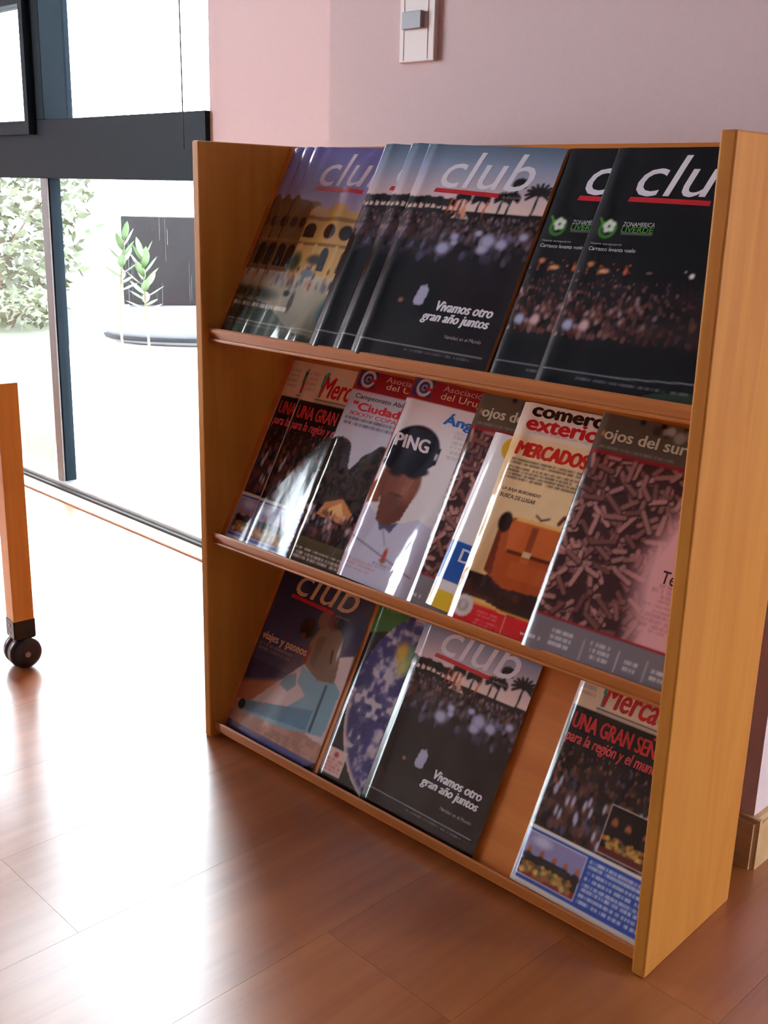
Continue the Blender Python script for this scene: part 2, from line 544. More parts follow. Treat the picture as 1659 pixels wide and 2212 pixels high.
def art_crowd():
    s = Art((8, 8, 12), 3)
    s.grad(.66, .76, (246, 214, 190), (226, 196, 200)); s.grad(.76, .90, (226, 196, 200), (150, 160, 188)); s.grad(.90, 1.0, (150, 160, 188), (96, 116, 136))
    f = s.fuzz(9)
    s.put((V < .69 + .01 * f) * 1.0, C(24, 16, 20))
    for u in np.arange(.02, .36, .045): s.palm(u, .725 + .012 * s.r.random(), .06, .035)
    for u, v, h, r in ((.42, .76, .08, .05), (.55, .755, .09, .06), (.70, .765, .09, .055), (.76, .77, .10, .05), (.78, .835, .05, .045), (.93, .80, .12, .09)): s.palm(u, v, h, r)
    for u in (.33, .37, .40, .44, .59): s.line((u, .68), (u + .012, .74), .006, (206, 88, 60))
    s.poly([(.37, .655), (.44, .70), (.52, .655)], (236, 204, 180)); s.poly([(.40, .66), (.45, .73), (.48, .665)], (226, 150, 120))
    pal = [(96, 70, 74), (70, 52, 60), (120, 92, 92), (60, 44, 46), (150, 130, 140), (88, 44, 40), (40, 30, 34)]
    s.crowd(520, 0, 1, .55, .675, pal, .008, .016)
    s.crowd(120, .05, 1, .47, .60, [(120, 116, 150), (96, 92, 120), (60, 50, 60), (40, 34, 42)], .012, .022)
    for u, v, r in ((.40, .52, .05), (.46, .575, .03), (.47, .55, .025), (.70, .57, .05), (.68, .53, .04), (.80, .56, .04), (.93, .60, .03), (.62, .60, .025)): s.ell(u, v, r, r * .8 / AS, (176, 172, 206), .4)
    s.ell(.55, .40, .16, .06, (34, 24, 26), .8, 0, .8); s.ell(.75, .44, .10, .05, (30, 24, 34), .8)
    s.ell(.15, .33, .12, .14, (6, 6, 10), .3); s.ell(.42, .30, .11, .13, (10, 9, 13), .4)
    s.poly([(.33, .27), (.35, .34), (.385, .36), (.42, .33), (.415, .26), (.36, .255)], (182, 176, 206)); s.ell(.37, .37, .028, .024, (30, 20, 20), .2)
    s.ell(.24, .27, .02, .012, (150, 96, 80), .4); s.ell(.42, .16, .10, .06, (30, 32, 32), .6)
    s.rect(.03, .95, .074, .079, (170, 170, 176))
    s.lines(.40, .95, .050, .066, 1, (120, 120, 128), .8)
    s.lines(.04, .30, .955, .985, 3, (110, 124, 142), .5)
    return s


def art_black():
    s = Art((9, 9, 13), 5)
    f = s.fuzz(5); s.put((f - .5) * .3 * (V > .7), C(30, 30, 42))
    # emblem: white petals on a green ring
    s.ell(.12, .655, .056, .056 / AS, (64, 132, 52), .1); s.ell(.12, .655, .036, .036 / AS, (16, 40, 16), .2)
    for k in range(5):
        a = 2 * math.pi * k / 5 + .5
        s.ell(.125 + .024 * math.cos(a), .668 + .024 * math.sin(a) / AS, .017, .017 / AS, (232, 236, 224), .15)
    s.line((.055, .70), (.085, .675), .007, (90, 170, 60))
    s.rect(.205, .40, .638, .645, (96, 100, 96))
    for _ in range(26):
        s.ell(.02 + .34 * s.r.random(), .47 + .05 * s.r.random(), .008, .008 / AS, [(190, 90, 60), (120, 60, 46), (84, 44, 40)][s.r.integers(3)], .4)
    s.ell(.19, .485, .035, .010, (232, 160, 110), .4); s.ell(.10, .51, .02, .012, (210, 130, 90), .5); s.ell(.32, .49, .012, .016, (206, 96, 70), .4); s.ell(.46, .49, .02, .006, (110, 80, 76), .4)
    pal = [(112, 60, 56), (90, 46, 44), (70, 36, 38), (136, 84, 80), (160, 116, 116), (50, 26, 30), (34, 20, 24), (120, 70, 58), (30, 18, 22)]
    s.crowd(1000, 0, .95, .22, .455, pal, .006, .014)
    for _ in range(14): s.ell(.6 * s.r.random(), .24 + .15 * s.r.random(), .012, .012, (190, 160, 164), .6, 0, .7)
    s.ell(.09, .26, .03, .022, (176, 176, 212), .4); s.ell(.19, .265, .028, .024, (210, 170, 170), .4)
    s.put(np.clip((.20 - V) / .04, 0, 1) * (V > .085), C(9, 8, 12))
    s.put((np.clip((U - .45) / .4, 0, 1) * (V < .47) * (V > .15)) * .7, C(12, 10, 14))
    s.ell(.70, .49, .015, .015 / AS, (236, 232, 240), .3); s.ell(.66, .505, .006, .006, (180, 170, 176), .5)
    s.ell(.80, .30, .02, .02, (90, 60, 40), .5)
    s.poly([(.55, 0), (.7, .045), (1, .075), (1, 0)], (38, 52, 40)); s.poly([(.0, 0), (.2, .02), (.55, .012), (.55, 0)], (26, 26, 30))
    s.line((.03, .080), (.55, .083), .004, (150, 150, 156)); s.line((.55, .083), (.95, .10), .004, (150, 150, 156))
    s.lines(.25, .92, .050, .066, 1, (130, 130, 136), .8)
    s.lines(.04, .34, .955, .985, 3, (70, 70, 80), .5)
    return s


def art_amber():
    s = Art((168, 142, 120), 7)
    s.grad(.60, .82, (206, 176, 190), (150, 136, 190)); s.grad(.82, 1, (150, 136, 190), (104, 92, 158))
    s.poly([(0, .30), (0, .72), (.06, .745), (.10, .72), (.30, .71), (.34, .68), (.36, .30)], (120, 84, 50))
    s.poly([(.24, .30), (.24, .67), (.30, .695), (.40, .675), (.46, .71), (.58, .70), (.62, .67), (.80, .69), (1, .66), (1, .30)], (206, 158, 96))
    s.poly([(.24, .64), (1, .635), (1, .615), (.24, .62)], (150, 104, 62)); s.poly([(0, .51), (1, .50), (1, .485), (0, .495)], (140, 98, 60))
    for u in (.31, .51, .66, .84): s.ell(u, .565, .055, .036, (34, 24, 26), .08); s.rect(u - .055, u + .055, .53, .565, (34, 24, 26)) if u < .4 else None
    for u in (.03, .12, .20): s.ell(u, .60, .03, .028, (56, 34, 26), .2)
    for u in (.02, .11, .20, .54, .73, .90):
        s.ell(u, .45, .036, .034, (26, 18, 20), .1); s.rect(u - .036, u + .036, .37, .45, (26, 18, 20))
    for u in (.27, .42, .62, .82): s.line((u, .33), (u + .01, .49), .016, (214, 172, 112))
    s.ell(.28, .40, .05, .05, (60, 66, 42), .4); s.ell(.47, .42, .07, .025, (60, 46, 40), .4)
    s.grad(.0, .345, (96, 92, 78), (190, 174, 150))
    pal = [(60, 46, 46), (150, 110, 90), (196, 170, 150), (90, 96, 120), (190, 110, 90), (40, 30, 32)]
    s.crowd(90, 0, 1, .28, .39, pal, .008, .016, 2.2)
    s.ell(.45, .35, .06, .02, (110, 112, 130), .3); s.ell(.33, .24, .03, .016, (40, 30, 32), .3); s.ell(.40, .20, .02, .05, (54, 40, 38), .4)
    s.ell(.75, .18, .06, .07, (70, 100, 110), .4)
    s.ell(.05, .22, .16, .03, (50, 56, 40), .5); s.poly([(0, 0), (0, .19), (.2, .17), (.5, .06), (.9, .03), (1, 0)], (58, 66, 56))
    s.lines(.03, .42, .145, .175, 1, (236, 220, 206), .9)
    s.rect(.03, .95, .074, .079, (170, 160, 150)); s.lines(.05, .9, .050, .066, 1, (150, 140, 130), .6)
    return s


def art_market():
    s = Art((240, 214, 186), 11)
    s.rect(.015, 1, .255, .80, (14, 10, 14))
    pal = [(108, 62, 50), (70, 44, 44), (150, 92, 66), (46, 34, 44), (88, 84, 110), (34, 26, 34), (120, 70, 70), (60, 30, 30)]
    s.crowd(650, .015, 1, .27, .63, pal, .008, .020, 1.8)
    for _ in range(26): s.ell(.05 + .8 * s.r.random(), .28 + .2 * s.r.random(), .011, .024, (186, 180, 206), .4)
    s.put((V < .256) * 1.0, C(240, 232, 226)); s.put((U < .015) * 1.0, C(236, 228, 226))
    # inset photograph of the platform party
    s.rect(.475, .80, .268, .475, (206, 190, 190)); s.rect(.482, .793, .274, .469, (18, 12, 14))
    for k, u in enumerate((.53, .62, .74)): s.ell(u, .40 - .005 * k, .022, .026, (176, 96, 66), .3); s.ell(u, .36, .04, .03, (24, 18, 24), .3)
    s.crowd(60, .49, .78, .30, .345, [(220, 170, 50), (190, 110, 50), (120, 90, 50), (230, 190, 110)], .012, .016, 1)
    s.rect(.482, .793, .274, .295, (96, 28, 28))
    s.rect(.015, .985, .022, .243, (38, 74, 168))
    s.rect(.03, .445, .036, .230, (226, 218, 226)); s.rect(.036, .439, .041, .225, (150, 142, 190))
    s.ell(.14, .20, .06, .022, (206, 204, 230), .5)
    s.poly([(.036, .10), (.09, .135), (.3, .14), (.439, .125), (.439, .05), (.036, .05)], (20, 16, 26))
    for u in (.07, .16, .25, .33, .41): s.ell(u, .150, .016, .018, (176, 100, 70), .25); s.ell(u, .125, .03, .016, (20, 16, 26), .3)
    s.rect(.036, .439, .041, .075, (124, 30, 40))
    s.crowd(90, .05, .40, .06, .105, [(226, 176, 56), (206, 140, 60), (150, 96, 50), (236, 206, 120), (90, 80, 40)], .012, .018, 1)
    s.lines(.465, .97, .040, .232, 8, (226, 226, 240), .9)
    s.rect(.17, 1, .815, .822, (30, 26, 34)); s.rect(.17, 1, .802, .812, (206, 180, 160))
    s.lines(.02, .15, .85, .96, 4, (150, 130, 120), .45)
    s.poly([(.185, .95), (.20, .95), (.215, .83), (.19, .83)], (20, 120, 116)); s.poly([(.20, .965), (.235, .965), (.215, .90)], (60, 150, 146))
    return s


def art_golf_base(seed):
    s = Art((206, 200, 214), seed)
    s.rect(0, 1, .895, 1, (148, 28, 38))
    s.rect(.035, .19, .915, 1, (24, 44, 92))
    for k in range(3): s.ell(.125, .958, .062 - .02 * k, (.062 - .02 * k) / AS, ((226, 214, 216), (24, 44, 92), (226, 214, 216))[k], .05)
    s.rect(.12, .19, .945, .962, (190, 40, 50)); s.ell(.125, .958, .014, .014 / AS, (24, 44, 92), .2)
    return s


def art_golf_trees():
    s = art_golf_base(13)
    s.lines(.05, .62, .715, .775 - .012, 2, (70, 64, 84), .75)
    f = s.fuzz(14); g = s.fuzz(40)
    top = .63 + .03 * np.sin(U * 16) - .10 * np.exp(-((U - .25) / .05) ** 2) + .03 * (f - .5)
    m = (V < top) * 1.0
    s.put(m, C(44, 34, 34)); s.put(m * (g > .55) * .6, C(84, 62, 50)); s.put(m * (f > .6) * .5, C(30, 24, 28))
    s.put((V < .30) * 1.0, C(30, 22, 26))
    s.poly([(.12, .25), (.16, .32), (.30, .36), (.42, .30), (.40, .24)], (206, 130, 84)); s.poly([(.16, .27), (.30, .34), (.36, .27)], (236, 180, 120))
    s.crowd(220, 0, 1, .14, .29, [(150, 90, 80), (196, 160, 160), (60, 40, 44), (120, 70, 66), (210, 190, 196), (40, 28, 34)], .010, .020, 1.8)
    s.grad(0, .13, (44, 36, 30), (84, 72, 48))
    s.lines(.06, .8, .018, .085, 3, (226, 204, 196), .8)
    return s


def art_golf_player():
    s = art_golf_base(17)
    s.put((V < .895) * 1.0, C(232, 220, 222))
    # shirt
    s.poly([(0, 0), (0, .36), (.10, .34), (.22, .28), (.30, .30), (.48, .36), (.80, .30), (1, .22), (1, 0)], (206, 200, 222))
    s.line((0, .20), (.60, .10), .006, (140, 132, 160)); s.line((.22, .29), (.30, .20), .005, (160, 152, 176))
    # raised arm, neck and head (a plain generic figure)
    s.poly([(0, .36), (0, .46), (.08, .50), (.12, .38)], (150, 84, 66))
    s.poly([(.12, .42), (.15, .30), (.24, .275), (.34, .33), (.38, .46)], (112, 62, 50))
    s.ell(.225, .50, .165, .125, (128, 74, 60), .06)
    s.ell(.30, .49, .07, .08, (150, 90, 74), .5); s.ell(.16, .535, .05, .016, (40, 24, 24), .4); s.ell(.30, .545, .05, .016, (40, 24, 24), .4)
    s.ell(.235, .50, .02, .035, (140, 80, 66), .3); s.ell(.23, .435, .06, .008, (84, 44, 40), .3); s.ell(.23, .40, .08, .03, (104, 60, 50), .5)
    s.poly([(.18, .29), (.215, .255), (.24, .275), (.30, .26), (.34, .32), (.24, .285)], (90, 84, 120))
    # cap
    s.ell(.235, .665, .20, .115, (26, 20, 34), .03); s.poly([(.03, .60), (.03, .66), (.44, .70), (.44, .62), (.36, .57), (.12, .56)], (26, 20, 34))
    s.ell(.22, .575, .19, .035, (18, 14, 24), .1); s.ell(.425, .655, .012, .018, (206, 196, 206), .2)
    s.ell(.33, .155, .016, .035, (190, 70, 60), .3); s.ell(.33, .13, .026, .010, (150, 100, 70), .3)
    s.lines(.26, .42, .09, .115, 2, (120, 104, 130), .6); s.lines(.05, .30, .045, .10, 3, (190, 110, 110), .5)
    s.lines(.50, .62, .66, .80, 6, (150, 150, 156), .5)
    s.rect(0, .012, 0, .87, (150, 40, 46))
    return s


def art_sticks():
    s = Art((196, 140, 136), 19)
    s.put((V < .84) * 1.0, C(66, 40, 42))
    for _ in range(330):
        u, v = s.r.random() * 1.0, .12 + .73 * s.r.random()
        a = s.r.random() * math.pi; l = .05 + .09 * s.r.random()
        k = s.r.random(); c = C(112, 66, 62) * 255 * (1 - k) + C(196, 138, 130) * 255 * k
        q = (u + l * math.cos(a), v + l * math.sin(a) / AS)
        s.line((u + .004, v - .003), (q[0] + .004, q[1] - .003), .019, tuple(C(52, 28, 30) * 255)); s.line((u, v), q, .014, tuple(c))
    # fades into pink on the right
    edge = .60 + .12 * np.sin(V * 7 + 1.2) - .18 * np.clip((.55 - V) / .4, 0, 1)
    s.put(np.clip((U - edge) / .16, 0, 1) * (V < .84), C(232, 170, 174))
    s.lines(.60, 1.0, .20, .395, 10, (176, 110, 116), .5, .2)
    s.rect(0, 1, .842, 1, (92, 82, 72)); s.rect(0, 1, .828, .843, (150, 40, 48))
    s.lines(.05, .5, .852, .868, 1, (150, 140, 126), .8, 0, 0)
    s.crowd(30, .25, 1, .955, 1, [(90, 80, 70), (30, 24, 22), (190, 180, 170)], .012, .03, 1)
    s.ell(.045, .915, .01, .012, (206, 120, 50), .2); s.ell(.06, .905, .008, .012, (60, 120, 160), .2)
    s.rect(0, 1, 0, .145, (128, 118, 124)); s.rect(0, 1, .140, .150, (150, 44, 52))
    for u0, u1, n in ((.03, .11, 1), (.16, .30, 3), (.40, .53, 3), (.61, .69, 2), (.77, .90, 2)): s.lines(u0, u1, .035, .035 + .024 * n, n, (224, 220, 224), .85)
    for u in (.36, .57, .735): s.line((u, .02), (u, .10), .003, (206, 200, 204))
    return s


def art_trade():
    s = Art((238, 200, 150), 23)
    s.rect(0, 1, .84, 1, (242, 222, 206))
    s.grad(.78, .85, (238, 190, 126), (242, 210, 170)); s.grad(.10, .45, (232, 178, 112), (238, 200, 150))
    s.lines(.14, .62, .868, .882, 1, (170, 140, 130), .5)
    s.lines(.06, .70, .655, .750, 6, (70, 52, 50), .75, 0, .1)
    # rocks
    f = s.fuzz(12)
    s.put(((V < .25 - .06 * np.abs(U - .3) + .03 * (f - .5)) & (V > .11 + .02 * np.sin(U * 9)) & (U > .05)) * 1.0, C(52, 26, 24)); s.put(((V < .24) & (V > .13) & (f > .55) & (U > .06)) * .7, C(86, 44, 36))
    # satchel
    s.poly([(.14, .25), (.145, .44), (.17, .49), (.24, .50), (.80, .50), (.82, .47), (.78, .22), (.30, .20)], (176, 74, 28))
    s.ell(.17, .47, .045, .045, (40, 18, 16), .1); s.poly([(.14, .25), (.14, .44), (.17, .42), (.20, .24)], (120, 44, 20))
    s.poly([(.21, .47), (.25, .505), (.80, .505), (.80, .375), (.24, .355)], (206, 98, 40)); s.rect(.24, .80, .492, .503, (240, 176, 96))
    s.rect(.25, .80, .35, .362, (96, 34, 16)); s.rect(.36, .41, .33, .48, (150, 62, 26)); s.rect(.64, .69, .33, .48, (150, 62, 26)); s.rect(.355, .415, .35, .375, (226, 180, 130)); s.rect(.355, .415, .315, .345, (196, 96, 40))
    s.rect(.30, .58, .25, .32, (190, 84, 34))
    s.line((.36, .53), (.40, .515), .005, (70, 44, 40)); s.line((.40, .515), (.45, .53), .005, (70, 44, 40))
    for p, q in (((.52, .52), (.54, .55)), ((.54, .55), (.74, .555)), ((.74, .555), (.77, .51))): s.line(p, q, .012, (96, 44, 28))
    s.poly([(0, 0), (0, .10), (.25, .105), (.4, .098), (.6, .11), (1, .10), (1, 0)], (206, 24, 34))
    s.line((.10, .107), (.98, .107), .007, (232, 150, 60))
    for k in range(16):
        a = 2 * math.pi * k / 16
        s.ell(.095 + .056 * math.cos(a), .082 + .056 * math.sin(a) / AS, .014, .014 / AS, (222, 206, 200), .2)
    s.ell(.095, .082, .056, .056 / AS, (222, 206, 200), .05); s.ell(.095, .082, .036, .036 / AS, (170, 150, 146), .2); s.ell(.095, .086, .018, .02, (206, 190, 186), .3)
    s.lines(.20, .37, .022, .085, 4, (236, 130, 130), .7); s.line((.395, .0), (.395, .095), .002, (240, 170, 160))
    return s


def art_white():
    s = Art((236, 226, 228), 29)
    s.ell(.18, .93, .10, .10 / AS, (226, 176, 40), .05); s.ell(.18, .93, .05, .05 / AS, (60, 50, 60), .1)
    s.ell(.55, .60, .30, .22, (150, 104, 90), .1); s.ell(.22, .56, .05, .12, (120, 84, 70), .4)
    s.rect(0, 1, .155, .375, (28, 86, 172)); s.rect(0, 1, 0, .10, (232, 190, 40)); s.lines(.2, .7, .11, .145, 1, (90, 110, 170), .6)
    return s


def art_dune():
    s = Art((58, 58, 88), 31)
    s.grad(.40, 1, (74, 72, 100), (40, 44, 74))
    d = V - (.28 + .22 * U); s.put((d < 0) * np.clip(-d / .03, 0, 1), C(176, 110, 84))
    s.poly([(.16, .17), (.52, .45), (.62, .52), (1, .62), (1, .10), (.16, .12)], (222, 200, 200))
    s.put(((V < .16 + .03 * np.sin(U * 4))) * 1.0, C(190, 142, 126))
    f = s.fuzz(24); s.put((V < .15) * (f > .5) * .25, C(120, 84, 76))
    # kneeling traveller
    s.poly([(.74, .44), (.55, .47), (.56, .38), (.68, .33), (.55, .24), (.10, .17), (.10, .11), (.62, .13), (.80, .16), (.97, .18), (.98, .42), (.90, .46)], (130, 172, 190))
    s.poly([(.10, .17), (.55, .24), (.80, .28), (.80, .17), (.10, .12)], (96, 140, 166)); s.line((.84, .42), (.84, .18), .012, (60, 80, 100))
    s.poly([(.42, .38), (.52, .42), (.56, .36), (.50, .31), (.40, .33)], (120, 164, 176))
    s.ell(.10, .145, .035, .028, (20, 18, 24), .15)
    s.poly([(.56, .48), (.54, .60), (.60, .70), (.74, .73), (.84, .68), (.88, .56), (.90, .45), (.74, .43)], (132, 104, 84))
    s.poly([(.60, .50), (.60, .64), (.68, .66), (.66, .48)], (112, 86, 70)); s.poly([(.53, .48), (.54, .58), (.58, .56), (.57, .48)], (150, 36, 40)); s.line((.78, .60), (.80, .54), .010, (40, 40, 50))
    s.ell(.60, .735, .06, .05, (130, 80, 60), .1); s.ell(.70, .74, .06, .04, (120, 50, 46), .3)
    s.ell(.47, .66, .075, .055, (22, 16, 18), .1); s.ell(.45, .615, .03, .02, (96, 56, 44), .3); s.ell(.74, .745, .045, .03, (40, 24, 24), .3)
    s.lines(.05, .46, .455, .505, 2, (176, 150, 140), .7)
    s.rect(0, 1, 0, .045, (84, 84, 130)); s.poly([(.9, 0), (1, .05), (1, 0)], (30, 26, 40))
    s.lines(.35, .9, .055, .10, 3, (120, 90, 84), .4)
    return s


def art_earth():
    s = Art((12, 18, 22), 37)
    s.ell(.62, .80, .62, .06, (10, 12, 12), .3)
    s.put((V > .76 + .13 * np.clip(1 - (1 - U) ** 2, 0, 1)) * 1.0, C(60, 116, 34)); s.lines(.08, .24, .90, .93, 2, (170, 190, 110), .7)
    cu, cv, R = .66, .48, .62
    d = np.hypot(U - cu, (V - cv) * AS * .86) / R
    f = s.fuzz(9); g = s.fuzz(24); h = s.fuzz(5)
    globe = (d < 1) * 1.0
    s.put(globe, C(60, 56, 116)); s.put(globe * np.clip((f * .6 + g * .5 + .25 * (s.fuzz(48) - .5) - .50) / .30, 0, 1) * .9, C(212, 198, 206))
    s.put(globe * (h > .6) * (g < .6) * .6, C(44, 44, 96))
    s.ell(.36, .73, .06, .05, (214, 170, 70), .5); s.ell(.46, .72, .06, .06, (120, 160, 110), .5); s.ell(.40, .66, .05, .04, (196, 190, 110), .6)
    s.put(globe * np.clip((d - .93) / .05, 0, 1) * (U < .5) * (V < .45) * .9, C(220, 196, 190))
    s.put(((d > 1) & (V < .74)) * 1.0, C(12, 18, 22))
    s.rect(.035, .215, .035, .165, (232, 198, 186)); s.ell(.12, .135, .022, .014, (176, 60, 70), .2); s.lines(.05, .20, .045, .115, 4, (196, 90, 90), .7)
    return s


ART = {}


def surf(u, v, D):
    """height of the cover above the magazine's back: rolled spine, slight belly, curled head"""
    u0 = D.get('roll', 0.05)
    um = D.get('um', 1.0)
    t = np.clip(1 - u / u0, 0, 1)
    z = MT * (1 - .9 * t ** 1.6) + D.get('hump', .0006) * np.exp(-((u - .075) / .05) ** 2) * (1 - t ** 2) + D.get('bend', 0) * 4 * (u / um) * (1 - u / um) * (0.35 + 0.65 * v)
    c = np.clip((v - .90) / .10, 0, 1)
    z = z - D.get('curl', 0) * c ** 2 * np.clip(u / .05, 0, 1)
    e = np.clip((u / um - .80) / .20, 0, 1)
    z = z - D.get('flap', 0) * e ** 2
    for (uc, uw, vc, vw, h) in D.get('ridges', ()):
        z = z + h * np.exp(-((u - uc) / uw) ** 2) * np.exp(-((v - vc) / vw) ** 2)
    w = D.get('wave', 0)
    if w:
        ph = D.get('ph', 0.0)
        z = z + w * (np.sin(u * 17 + v * 5 + ph) * np.sin(v * 8 + ph * 2) + .5 * np.sin(u * 31 - v * 13 + ph)) * np.clip(u / .1, 0, 1)
    return z


def cover_mat(name, wrinkle, wscale, rough):
    m, nt, b = mat_new(name)
    at = nt.nodes.new('ShaderNodeAttribute'); at.attribute_name = 'ink'
    nt.links.new(at.outputs['Color'], b.inputs['Base Color'])
    setp(b, rough=rough, coat=0.2, coatr=0.04)
    mp = coords(nt, (1, 0.45, 1))
    n = noise(nt, mp, wscale, 2, 0.5, 0.8)
    bump(nt, b, n.outputs['Fac'], wrinkle, 0.004)
    return m


M_COVER = cover_mat('glossy_cover_print', 0.22, 26, 0.16)
M_COVERW = cover_mat('film_wrapped_cover_print', 0.55, 30, 0.10)
M_COVERX = cover_mat('crumpled_film_cover_print', 1.0, 17, 0.10)
INKS = {}


def ink(c):
    if c not in INKS:
        m, nt, b = mat_new('ink_%d_%d_%d' % c)
        mp = coords(nt, (1, 1, 1)); n = noise(nt, mp, 400, 2)
        r = ramp(nt, n.outputs['Fac'], [(0.2, tuple(.97 * k for k in lin(c))), (0.8, lin(c))])
        nt.links.new(r.outputs['Color'], b.inputs['Base Color'])
        setp(b, rough=0.2, coat=0.4, coatr=0.05)
        INKS[c] = m
    return INKS[c]


def lettering(parent, name, txt, u0, u1, v0, v1, col, D, shear=0.0, bold=0.0, strike=0.0, lift=0.00022):
    cu = bpy.data.curves.new('lettering', 'FONT')
    cu.body = txt; cu.size = 1.0; cu.shear = shear; cu.offset = bold; cu.resolution_u = 3; cu.fill_mode = 'FRONT'
    o = bpy.data.objects.new('lettering_tmp', cu)
    COL.objects.link(o)
    dg = bpy.context.evaluated_depsgraph_get()
    me = bpy.data.meshes.new_from_object(o.evaluated_get(dg))
    bpy.data.objects.remove(o); bpy.data.curves.remove(cu)
    # cut the glyphs so that they follow the cover's curl
    bmt = bmesh.new(); bmt.from_mesh(me)
    xs_ = [v.co.x for v in bmt.verts]; ys_ = [v.co.y for v in bmt.verts]
    lx, hx, ly, hy = min(xs_), max(xs_), min(ys_), max(ys_)
    for ax, q0, q1, l0, h0, stp in ((1, v0, v1, ly, hy, .018), (0, u0, u1, lx, hx, .03)):
        for kk in range(1, int((q1 - q0) / stp) + 1):
            f = kk / (int((q1 - q0) / stp) + 1)
            co = [0, 0, 0]; co[ax] = l0 + (h0 - l0) * f
            no = [0, 0, 0]; no[ax] = 1
            bmesh.ops.bisect_plane(bmt, geom=list(bmt.verts) + list(bmt.edges) + list(bmt.faces), plane_co=co, plane_no=no)
    bmt.to_mesh(me); bmt.free()
    n = len(me.vertices)
    a = np.empty(n * 3); me.vertices.foreach_get('co', a); a = a.reshape(-1, 3)
    lo, hi = a.min(0), a.max(0)
    u = u0 + (a[:, 0] - lo[0]) / (hi[0] - lo[0]) * (u1 - u0)
    v = v0 + (a[:, 1] - lo[1]) / (hi[1] - lo[1]) * (v1 - v0)
    a[:, 0] = u * MW; a[:, 1] = v * D.get('H', MH); a[:, 2] = surf(u, v, D) + lift
    me.vertices.foreach_set('co', a.ravel())
    if strike:                                    # heavier strokes: the same glyphs printed again a hair to each side
        bmt = bmesh.new()
        for k, (ou, ov) in enumerate(((0, 0), (-strike, 0), (strike, 0), (0, strike * .5), (0, -strike * .5))):
            n0 = len(bmt.verts); bmt.from_mesh(me); bmt.verts.ensure_lookup_table()
            for v in bmt.verts[n0:]: v.co.x += ou * MW; v.co.y += ov * MW; v.co.z += k * .00001
        bmt.to_mesh(me); bmt.free()
    me.materials.clear(); me.materials.append(ink(col)); me.name = name
    return link_mesh(name, me, None, parent)


def bar(parent, name, pts, col, D, lift=0.00025):
    """flat printed bar through (u,v) corner points, subdivided along its length"""
    (a, b2, c, d) = [np.array(p) for p in pts]
    vs_, fs = [], []
    n = 30
    for k in range(n + 1):
        t = k / n
        for p in (a * (1 - t) + b2 * t, d * (1 - t) + c * t):
            vs_.append((p[0] * MW, p[1] * D.get('H', MH), float(surf(p[0], p[1], D)) + lift))
    for k in range(n): fs.append((2 * k, 2 * k + 2, 2 * k + 3, 2 * k + 1))
    me = bpy.data.meshes.new(name); me.from_pydata(vs_, [], fs)
    me.update()
    if me.polygons[0].normal.z < 0: me.flip_normals()
    me.materials.append(ink(col))
    return link_mesh(name, me, None, parent)


